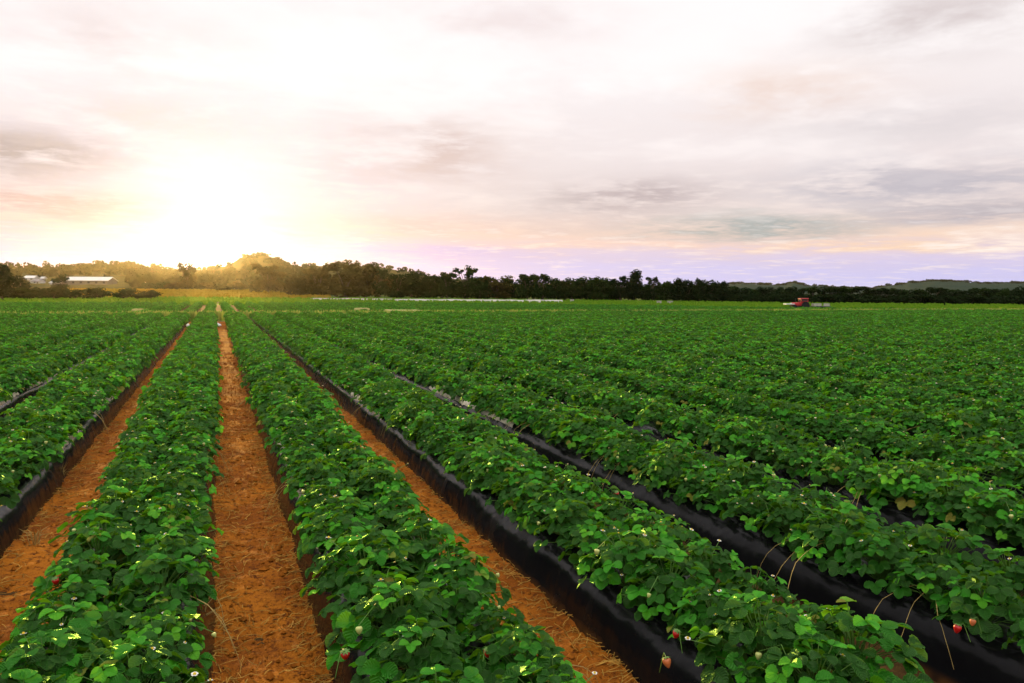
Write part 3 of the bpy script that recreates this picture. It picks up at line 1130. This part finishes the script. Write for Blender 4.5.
GT = 'trees of the far tree line'
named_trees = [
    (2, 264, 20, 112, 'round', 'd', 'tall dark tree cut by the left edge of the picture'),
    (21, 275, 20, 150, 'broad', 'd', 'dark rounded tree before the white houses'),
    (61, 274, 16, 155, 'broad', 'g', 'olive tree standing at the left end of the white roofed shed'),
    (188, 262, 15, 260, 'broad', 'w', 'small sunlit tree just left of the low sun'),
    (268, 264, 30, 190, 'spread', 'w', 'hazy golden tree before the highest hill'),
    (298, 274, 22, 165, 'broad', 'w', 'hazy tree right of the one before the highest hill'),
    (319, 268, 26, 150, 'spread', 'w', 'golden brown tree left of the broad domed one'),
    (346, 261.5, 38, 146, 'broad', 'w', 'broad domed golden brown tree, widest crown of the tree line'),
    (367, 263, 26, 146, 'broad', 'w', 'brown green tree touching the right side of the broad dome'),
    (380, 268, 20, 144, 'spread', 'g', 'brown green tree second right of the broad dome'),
    (398, 273, 22, 143, 'broad', 'g', 'low olive tree where the hill shows behind'),
    (412, 271.5, 20, 142, 'round', 'g', 'olive tree with a square top right of the hill slope'),
    (430, 274, 18, 141, 'broad', 'g', 'low olive tree left of the twin tops'),
    (447, 272, 18, 140, 'spread', 'g', 'olive tree just left of the tall feathery one'),
    (465, 265.5, 20, 138, 'feather', 'g', 'tall feathery tree standing above its neighbours'),
    (480, 276, 20, 137, 'broad', 'g', 'low dark tree just right of the tall feathery one'),
    (497, 275.5, 26, 136, 'broad', 'w', 'smooth domed brown tree right of the tall feathery one'),
    (514, 278, 18, 135, 'broad', 'g', 'low dark tree right of the smooth brown dome'),
    (527, 274, 22, 134, 'spread', 'g', 'dark tree with lacy open top, left of a pair'),
    (543, 274, 20, 133, 'spread', 'g', 'dark tree with lacy open top, right of a pair'),
    (558, 278.5, 16, 132, 'broad', 'g', 'low dark tree right of the lacy pair'),
    (572, 277, 20, 131, 'broad', 'g', 'dark bushy tree at the left end of the flat topped stretch'),
    (588, 276, 22, 130, 'broad', 'g', 'dark bushy tree in the middle of the flat topped stretch'),
    (604, 278, 20, 129, 'broad', 'g', 'dark bushy tree at the right end of the flat topped stretch'),
    (620, 275.5, 16, 127, 'spread', 'd', 'dark palm-like tree with forked top beside the tallest round tree'),
    (634, 269, 15, 126, 'round', 'd', 'tallest round dark tree rising like a thumb above the line'),
    (652, 277, 13, 125, 'feather', 'd', 'small dark tree with forked top right of the tallest round one'),
    (664, 281.5, 18, 124, 'broad', 'g', 'low olive tree right of the small forked one'),
    (678, 278, 15, 123, 'round', 'd', 'dark pointed tree at the left of the last high clump'),
    (688, 280, 13, 122, 'broad', 'd', 'dark tree between the pointed one and the slim one'),
    (699, 278, 10, 121, 'round', 'd', 'slim dark tree with a knob top in the last high clump'),
    (711, 279.5, 22, 120, 'broad', 'd', 'wide dark tree ending the last high clump'),
    (722, 281, 14, 120, 'round', 'd', 'dark tree where the line drops to low scrub'),
]
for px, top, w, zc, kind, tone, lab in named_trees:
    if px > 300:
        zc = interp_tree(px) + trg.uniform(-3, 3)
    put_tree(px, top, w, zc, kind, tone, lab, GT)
# second rank that closes the gaps of the tree line
for i, px in enumerate(range(312, 724, 11)):
    t_ = interp([(312, 276), (345, 272), (400, 277), (520, 280), (620, 282), (724, 287)], px)
    put_tree(px + trg.uniform(-3, 3), t_ + trg.uniform(-2, 2), 20, interp_tree(px) + 6, 'bush', 'g' if px > 400 else 'w',
             '%s dark bush from the left in the undergrowth of the tree line' % ordinal(i + 1), 'bushes under the tree line', 'bush', 'bush')
# low wood on the right
for i, px in enumerate(np.linspace(730, 1034, 34)):
    t_ = 286.5 + trg.uniform(-1.5, 1.5) + (1 if px < 880 else 1.6)
    if px > 1005:
        t_ -= 1.5
    put_tree(px, t_, 17, interp_tree(px) + trg.uniform(1, 8), trg.choice(('broad', 'bush', 'spread', 'bush')), 'd' if i % 3 else 'g',
             '%s dark tree from the left in the low wood right of the slim tree' % ordinal(i + 1), 'trees of the low wood', 'tree', 'tree')
for i, px in enumerate(np.linspace(733, 1036, 24)):
    put_tree(px, 295 + trg.uniform(-1.5, 1.0), 18, interp_tree(px), 'bush', 'd', '%s low bush from the left at the foot of the low wood' % ordinal(i + 1), 'bushes at the foot of the low wood', 'bush', 'bush')
# shrubs on the left
for i, (px, top, w, zc) in enumerate(((12, 292, 22, 118), (33, 294, 24, 117), (52, 295, 22, 118), (74, 295.5, 20, 120), (98, 296, 24, 122), (125, 296, 22, 124), (150, 296.5, 20, 126),
                                      (38, 289, 12, 170), (10, 288, 12, 190), (150, 287, 16, 240), (163, 285, 18, 250),
                                      (286, 283, 14, 200), (240, 284, 18, 230), (222, 287, 16, 220), (205, 288, 18, 240), (172, 288, 18, 240))):
    put_tree(px, top, w, zc, 'bush', 'g' if px < 165 else 'w', '%s shrub counted in the hedges and slopes left of the golden trees' % ordinal(i + 1), 'shrubs on the left slope', 'shrub', 'shrub')

# far woodland on the slopes: one mass
wd = MB()
wrg = random.Random(77)
for _ in range(680):
    r = wrg.random()
    px = wrg.uniform(-90, 330) if r < .60 else wrg.uniform(330, 430) if r < .64 else wrg.uniform(730, 1120)
    zr = interp(DIST, px)
    zc = ((470 if px < 130 else 260) + (zr + 10 - (470 if px < 130 else 260)) * wrg.random() ** .8) if px < 330 else zr * wrg.uniform(.82, 1.0)
    p = at(px, 288, zc)
    p.z = hill_z(px, zc)
    h, w = wrg.uniform(2.2, 5.0), wrg.uniform(1.8, 4.2)
    if px > 700:
        h, w = h * .7, w * 1.3
    if px < 60 and zc > .8 * zr:
        h *= 1.3
    tn = wrg.random() * .6
    for _ in range(44):
        d = Vector((wrg.gauss(0, 1), wrg.gauss(0, 1), wrg.gauss(0, 1))).normalized() * wrg.uniform(.6, 1.05)
        c = p + Vector((d.x * w, d.y * w, h * .52 + d.z * h * .5))
        s = wrg.uniform(.5, 1.0)
        a = Vector((wrg.gauss(0, 1), wrg.gauss(0, 1), wrg.gauss(0, 1))).normalized()
        b = a.cross(Vector((wrg.gauss(0, 1), wrg.gauss(0, 1), 1))).normalized()
        wd.add([c - a * s - b * s * .7, c + a * s - b * s * .6, c + a * s * .8 + b * s, c - a * s * .6 + b * s * .9], [(0, 1, 2, 3)], tint=tn + wrg.random() * .4)
tag(wd.build('woodland', foliage_material('far_foliage', (0.016, 0.028, 0.008), (0.048, 0.052, 0.014), .25), attrs=True), 'scrubby far woodland covering the hill slopes', 'woodland', kind='stuff')


# ------------------------------------------------------------------ buildings on the left slope
def house(px, py_base, wpx, zc, label, roofm, wallm, long_=False, hpx=4.5, name='house', cat='house', rz=0.0, depth=5.0):
    p = at(px, py_base, zc)
    p.z = hill_z(px, zc) - .15
    w = wpx / F * zc
    h = hpx / F * zc
    o = empty(name, p, -YAW + rz)
    wall = MB()
    wh = h * .55
    wall.add([(-w / 2, -depth / 2, -6), (w / 2, -depth / 2, -6), (w / 2, depth / 2, -6), (-w / 2, depth / 2, -6), (-w / 2, -depth / 2, wh), (w / 2, -depth / 2, wh), (w / 2, depth / 2, wh), (-w / 2, depth / 2, wh),
              (-w / 2, 0, h - .05), (w / 2, 0, h - .05)], [(0, 1, 5, 4), (1, 2, 6, 9, 5), (2, 3, 7, 6), (3, 0, 4, 8, 7)])
    wall.build('wall', wallm, o)
    rf = MB()
    e, th = .35, .16
    for s in (-1, 1):
        a = [(-w / 2 - e, s * (depth / 2 + e), wh - .12), (w / 2 + e, s * (depth / 2 + e), wh - .12), (w / 2 + e, 0, h + .02), (-w / 2 - e, 0, h + .02)]
        b = [(x, y, z + th) for x, y, z in a]
        rf.add(a + b, [(0, 1, 2, 3), (4, 5, 6, 7), (0, 1, 5, 4), (1, 2, 6, 5), (3, 0, 4, 7)])
    rf.build('roof', roofm, o)
    nwin = max(1, int(w / 2.6))
    for i in range(min(nwin, 6)):
        x = -w / 2 + w * (i + .5) / min(nwin, 6)
        wb = MB()
        wb.box((x, -depth / 2 - .02, wh * .55), (min(.9, w * .25), .08, wh * .45))
        wb.build('window', M_glass, o)
    db = MB()
    db.box((w * .32, -depth / 2 - .03, wh * .36), (.8, .08, wh * .72))
    db.build('door', M_greywall, o)
    tag(o, label, cat)


house(90, 286.5, 44, 330, 'long low shed with a bright white roof on the left slope', M_roofwhite, M_greywall, hpx=7.5, name='shed', cat='shed', depth=9, rz=.06)
house(31.5, 278.6, 10, 420, 'white house highest up among the houses on the left slope', M_roofwhite, M_wall, hpx=4.6)
house(9, 278, 6.5, 400, 'small pale house nearest the picture left edge on the slope', M_roofgrey, M_wall, hpx=4)
house(16, 278, 4, 410, 'tiny pale cabin between the two left houses', M_roofwhite, M_wall, hpx=3, depth=3)
house(43.5, 277.5, 3, 430, 'tiny white cabin just right of the highest white house', M_roofwhite, M_wall, hpx=3.2, depth=3)
house(38, 283, 9, 360, 'white walled cottage below the highest white house', M_roofgrey, M_wall, hpx=4)
house(11, 284, 9, 350, 'low pale shed at the foot of the left houses', M_roofwhite, M_wall, hpx=2.6, name='shed', cat='shed')
house(56.5, 283.3, 7, 335, 'short white roofed shed beside the long one', M_roofwhite, M_wall, hpx=4, name='shed', cat='shed')
house(80, 271, 2.4, 640, 'distant pale cabin up on the golden hillside', M_roofwhite, M_wall, hpx=2.4, depth=3)
house(140.5, 283, 5, 340, 'pale cottage in the golden haze left of the sun', M_roofwhite, M_wall, hpx=3)
house(236, 290.5, 6, 250, 'low white shed in the glare right of the sun', M_roofwhite, M_wall, hpx=3.2, name='shed', cat='shed')
house(287, 287.5, 3, 215, 'small added white hut standing in for a sky gap between hazy golden trees', M_roofwhite, M_wall, hpx=2.6, depth=2)  # this hut and the next are added; their white imitates bright sky gaps
house(308, 285.5, 2.6, 225, 'tiny added white hut for a sky gap, right of the other among golden trees', M_roofwhite, M_wall, hpx=2.4, depth=2)

# ------------------------------------------------------------------ tractor, trailer, crates
def wheel(parent, x, y, r, w):
    t = MB()
    M = Matrix.Rotation(R(90), 3, 'X')
    t.lathe([(r * .58, -w / 2), (r * .92, -w / 2), (r, -w * .3), (r, w * .3), (r * .92, w / 2), (r * .58, w / 2)], 20, 0, (0, 0, 0), M)
    for k in range(16):
        a = 2 * math.pi * k / 16
        t.box((math.cos(a) * r, 0, math.sin(a) * r), (.05, w * .9, .05))
    o = t.build('wheel', M_tyre, parent)
    o.location = (x, y, r)
    q = MB()
    q.lathe([(r * .2, -w * .3), (r * .57, -w * .42), (r * .57, w * .42), (r * .2, w * .3)], 16, 0, (0, 0, 0), M)
    q.build('rim', M_rim, o)


TP = ground_at(801, 309.8, 0)
TS = 0.56
tr = empty('tractor', TP, math.pi - YAW + .05, (TS,) * 3)      # local +X is forward, towards the left of the picture
tag(tr, 'red tractor with a white front boom at the far field edge', 'tractor')
b = MB(); b.box((.95, 0, .95), (1.6, .62, .62), bev=.12); b.box((1.76, 0, .92), (.06, .5, .5), 1, bev=.02)
b.build('hood', [M_red, M_steel], tr)
b = MB(); b.box((.55, 0, .6), (2.4, .36, .3), bev=.05); b.build('chassis', M_steel, tr)
b = MB()
b.box((-.35, 0, 1.05), (1.25, 1.15, .75), bev=.08)
for sx in (-.92, .22):
    for sy in (-.52, .52):
        b.box((sx, sy, 1.62), (.10, .10, .5))
b.build('cab', M_red, tr)
b = MB(); b.box((-.35, 0, 1.93), (1.5, 1.3, .16), bev=.06); b.build('roof', M_red, tr)
b = MB()
b.box((-.35, -.55, 1.62), (1.04, .02, .46)); b.box((-.35, .55, 1.62), (1.04, .02, .46)); b.box((.25, 0, 1.62), (.02, .94, .46))
b.build('window', M_glass, tr)
for y in (-.68, .68):
    b = MB(); b.box((-.45, y, 1.5), (1.1, .34, .07), bev=.03); b.build('fender', M_red, tr)
    wheel(tr, -.5, y, .70, .38)
    wheel(tr, 1.35, y * .9, .44, .26)
b = MB(); b.tube([(1.1, .2, 1.2), (1.1, .2, 1.95)], .035, 8); b.build('exhaust_pipe', M_steel, tr)
b = MB(); b.box((2.1, 0, .98), (1.5, 1.3, .14), bev=.04); b.box((2.8, 0, .98), (.12, 1.6, .2), bev=.04); b.build('boom', M_white, tr)
for y in (-.2, .2):
    b = MB(); b.lathe([(.07, 0), (.07, .04)], 10, 0, (1.79, y, 1.1), Matrix.Rotation(R(90), 3, 'Y')); b.build('headlight', M_white, tr)

LEFTWARD = Vector((math.cos(math.pi - YAW + .05), math.sin(math.pi - YAW + .05), 0))
TL = TP - LEFTWARD * 2.6 * TS
tl = empty('trailer', TL, math.pi - YAW + .05, (TS,) * 3)
tag(tl, 'low flat trailer with white crates hitched behind the red tractor', 'trailer')
b = MB(); b.box((-.9, 0, .62), (3.0, 1.5, .10), bev=.03); b.build('deck', M_steel, tl)
b = MB(); b.tube([(.6, 0, .6), (1.5, 0, .58)], .05, 8); b.build('drawbar', M_steel, tl)
for x in (-1.3, -.5):
    for y in (-.7, .7):
        wheel(tl, x, y * .98, .30, .2)
for i, (dx, sy, lab) in enumerate(((.25, 0, 'white harvest crate at the tractor end of the trailer'), (-.45, 0, 'white harvest crate in the middle of the trailer'), (-1.9, 0, 'white harvest crate at the rear end of the trailer'))):
    b = MB()
    w, d, h, th = .62, .9, .42, .04
    b.box((0, 0, th / 2), (w, d, th))
    for x in (-1, 1):
        b.box((x * (w / 2 - th / 2), 0, th + (h - th) / 2 + .001), (th, d - .004, h - th))
    for y in (-1, 1):
        b.box((0, y * (d / 2 - th / 2), th + (h - th) / 2 + .001), (w - 2 * th - .004, th, h - th))
    o = b.build('harvest_crate', M_cream)
    p = TL + LEFTWARD * dx * TS
    o.location = (p.x, p.y, .672 * TS)
    o.rotation_euler = (0, 0, math.pi - YAW + .05)
    o.scale = (TS * 1.05,) * 3
    tag(o, lab, 'crate', 'crates on the trailer')
for i, (px, py, w, lab) in enumerate(((659, 304.4, .55, 'white crate on the grass strip, left of a pair below the small forked tree'), (670, 304.6, .65, 'white crate on the grass strip, right of a pair below the low olive tree'),
                                      (572, 302.6, .5, 'lone white crate on the grass strip below the flat topped trees'))):
    g = ground_at(px, py, 0)
    b = MB()
    b.box((0, 0, .30), (w, .5, .26), bev=.03)
    b.box((0, 0, .45), (w + .06, .56, .05), bev=.02)
    for sx in (-1, 1):
        for sy in (-1, 1):
            b.box((sx * w * .4, sy * .2, .085), (.06, .06, .17))
    o = b.build('storage_crate', M_cream)
    o.location = g
    o.rotation_euler[2] = -YAW
    tag(o, lab, 'crate', 'white crates at the field edge')

# ------------------------------------------------------------------ air, light, sky
hz = MB()
hz.box((0, 600, 20.0), (3300, 2300, 43))
hm, ht, hout = new_mat('haze_air')
HAZE = 0.00004
pv = ht.n('ShaderNodeVolumePrincipled', {'Color': (1.0, 0.90, 0.74, 1), 'Density': HAZE, 'Anisotropy': 0.85})
ht.t.links.new(pv.outputs[0], hout.inputs['Volume'])
tag(hz.build('haze', hm), 'thin pale haze over the field', 'haze', kind='stuff')

SUN_AZ, SUN_EL = R(-0.25), R(2.75)
sd = Vector((math.sin(SUN_AZ) * math.cos(SUN_EL), math.cos(SUN_AZ) * math.cos(SUN_EL), math.sin(SUN_EL)))
sl = bpy.data.lights.new('sun', 'SUN')
sl.energy = 5.0
sl.angle = R(0.5)
sl.color = (1.0, 0.64, 0.19)
so = bpy.data.objects.new('sun', sl)
col.objects.link(so)
so.rotation_euler = sd.to_track_quat('Z', 'Y').to_euler()

w = bpy.data.worlds.new('World')
sc.world = w
w.use_nodes = True
w.node_tree.nodes.clear()
W = NT(w.node_tree)
wo = W.n('ShaderNodeOutputWorld')
sky = W.n('ShaderNodeTexSky', sky_type='NISHITA')
sky.sun_disc = False
sky.sun_elevation = SUN_EL
sky.sun_rotation = SUN_AZ
sky.air_density, sky.dust_density = 1.0, 0.4
d = W.vmath('NORMALIZE', W.n('ShaderNodeTexCoord').outputs['Generated'])
sx = W.n('ShaderNodeSeparateXYZ', {0: d})
z = W.math('MAXIMUM', sx.outputs[2], 0.0)
inv = W.math('DIVIDE', 1.0, W.math('ADD', z, 0.07))
P = W.n('ShaderNodeCombineXYZ', {0: W.math('MULTIPLY', sx.outputs[0], inv), 1: W.math('MULTIPLY', sx.outputs[1], inv), 2: 0.0}).outputs[0]
n1 = W.noise(P, 0.75, 9, 0.60, Distortion=0.25)
n2 = W.noise(P, 1.9, 9, 0.62, Distortion=0.2)
n3 = W.noise(P, 4.6, 8, 0.62)
base = W.ramp(z, [(0.0, (0.78, 0.76, 0.95)), (0.012, (0.56, 0.57, 0.92)), (0.030, (0.60, 0.57, 0.88)), (0.052, (0.72, 0.60, 0.74)), (0.068, (0.88, 0.66, 0.56)), (0.095, (0.84, 0.72, 0.70)), (0.15, (0.92, 0.83, 0.83)),
                  (0.24, (1.0, 0.94, 0.94)), (0.36, (1.0, 0.95, 0.95)), (0.55, (0.93, 0.89, 0.90)), (1.0, (0.90, 0.88, 0.90))])
# soft streaks of cloud, and the larger banks where they stand in the sky
cl1 = W.smooth(n1, 0.44, 0.58)
band = W.ramp(z, [(0.0, (0.10,) * 3), (0.05, (0.25,) * 3), (0.09, (0.6,) * 3), (0.20, (0.6,) * 3), (0.3, (0.35,) * 3), (0.4, (0.3,) * 3)])
c = W.mix(W.math('MULTIPLY', W.math('MULTIPLY', cl1, band), 0.46), base, (0.64, 0.53, 0.55))
az = W.math('ARCTAN2', sx.outputs[0], sx.outputs[1])
el = W.math('ARCSINE', sx.outputs[2])
wob = W.math('MULTIPLY', W.math('SUBTRACT', n2, 0.5), 0.16)
wob2 = W.math('MULTIPLY', W.math('SUBTRACT', n1, 0.5), 0.05)


def bank(c, px, py, hw, hh, colr, amt):
    v = (CM @ Vector(((px - 512) / F, (341.5 - py) / F, -1))).normalized()
    a0, e0_ = math.atan2(v.x, v.y), math.asin(v.z)
    da = W.math('DIVIDE', W.math('ADD', W.math('SUBTRACT', az, a0), wob), hw / F)
    de = W.math('DIVIDE', W.math('ADD', W.math('SUBTRACT', el, e0_), wob2), hh / F)
    q = W.math('ADD', W.math('MULTIPLY', da, da), W.math('MULTIPLY', de, de))
    g = W.math('EXPONENT', W.math('MULTIPLY', q, -1.0))
    tex = W.math('ADD', W.math('MULTIPLY_ADD', W.smooth(n2, .36, .62), 0.8, 0.15), W.math('MULTIPLY', W.smooth(n3, .36, .62), .35))
    return W.mix(W.math('MULTIPLY', W.math('MULTIPLY', g, tex), amt * 1.25, clamp=True), c, tuple(v ** 1.12 for v in colr))


for bk in ((150, 165, 170, 60, (0.76, 0.73, 0.84), .7), (30, 152, 75, 20, (0.50, 0.42, 0.42), .95), (60, 205, 110, 18, (0.64, 0.47, 0.47), .9), (340, 190, 90, 40, (0.76, 0.68, 0.74), .8), (70, 240, 110, 14, (0.70, 0.62, 0.74), .9), (330, 245, 80, 12, (0.70, 0.62, 0.80), .9), (150, 120, 100, 22, (0.80, 0.68, 0.66), .6),
           (130, 40, 80, 30, (0.82, 0.72, 0.72), .6), (440, 152, 75, 30, (0.70, 0.56, 0.54), .8), (520, 25, 120, 26, (0.86, 0.76, 0.76), .6),
           (640, 198, 90, 22, (0.56, 0.47, 0.49), .9), (800, 92, 80, 22, (0.86, 0.70, 0.64), .7), (950, 18, 90, 26, (0.70, 0.62, 0.62), .7),
           (930, 185, 130, 22, (0.56, 0.52, 0.58), .9), (760, 228, 100, 9, (0.42, 0.45, 0.46), .9), (980, 212, 90, 10, (0.52, 0.47, 0.52), .8), (930, 120, 120, 22, (0.74, 0.68, 0.70), .6),
           (460, 225, 150, 12, (0.74, 0.56, 0.54), .6), (420, 252, 120, 10, (0.58, 0.50, 0.84), .7), (620, 243, 160, 7, (0.90, 0.66, 0.58), .7), (900, 246, 160, 8, (0.92, 0.68, 0.52), .8), (1010, 243, 40, 9, (0.98, 0.86, 0.80), .8)):
    c = bank(c, *bk)
cl2 = W.smooth(W.math('MULTIPLY_ADD', n3, .4, W.math('MULTIPLY', n2, .6)), 0.50, 0.62)
band2 = W.ramp(z, [(0.0, (0.45,) * 3), (0.03, (0.75,) * 3), (0.06, (0.75,) * 3), (0.12, (0.25,) * 3), (0.3, (0.12,) * 3)])
c = W.mix(W.math('MULTIPLY', W.math('MULTIPLY', cl2, band2), 0.6), c, (0.96, 0.86, 0.84))
dt = W.vmath('DOT_PRODUCT', d, tuple(sd), out='Value')
ang = W.math('ARCCOSINE', W.math('MINIMUM', dt, 0.999999))
g1 = W.math('EXPONENT', W.math('MULTIPLY', W.math('POWER', W.math('DIVIDE', ang, R(1.55)), 2.0), -1.0))
g2 = W.math('EXPONENT', W.math('MULTIPLY', W.math('DIVIDE', ang, R(3.8)), -1.0))
glow = W.mix(1.0, (0, 0, 0), (1.0, 0.86, 0.62))
c = W.mix(1.0, c, W.ramp(z, [(0.0, (.5, .5, .5)), (0.42, (.5, .5, .5)), (0.9, (1, 1, 1))]), 'MULTIPLY')   # an overcast sky is brightest overhead
cov = W.mix(0.88, sky.outputs[0], W.mix(1.0, c, (20.0, 20.0, 20.0), 'MULTIPLY'))      # nine tenths of the sky is cloud
bg2 = W.n('ShaderNodeBackground', {'Color': cov, 'Strength': 0.1})
bg3 = W.n('ShaderNodeBackground', {'Color': (0.95, 0.92, 1.0, 1), 'Strength': W.math('ADD', W.math('MULTIPLY', g1, 3.0), W.math('MULTIPLY', g2, 0.5))})
s2 = W.n('ShaderNodeAddShader', {0: bg2.outputs[0], 1: bg3.outputs[0]})
W.t.links.new(s2.outputs[0], wo.inputs[0])

# ------------------------------------------------------------------ render settings
vs_ = sc.view_settings
sc.display_settings.display_device = 'sRGB'
vs_.view_transform = 'Standard'
vs_.look = 'None'
vs_.exposure = 0.22
vs_.gamma = 1.0
cy = sc.cycles
cy.max_bounces = 5
cy.diffuse_bounces = 1
cy.glossy_bounces = 2
cy.transmission_bounces = 4
cy.volume_bounces = 0
cy.transparent_max_bounces = 4
cy.use_denoising = True
try:
    cy.denoiser = 'OPENIMAGEDENOISE'
except Exception:
    pass
cy.sample_clamp_indirect = 4.0
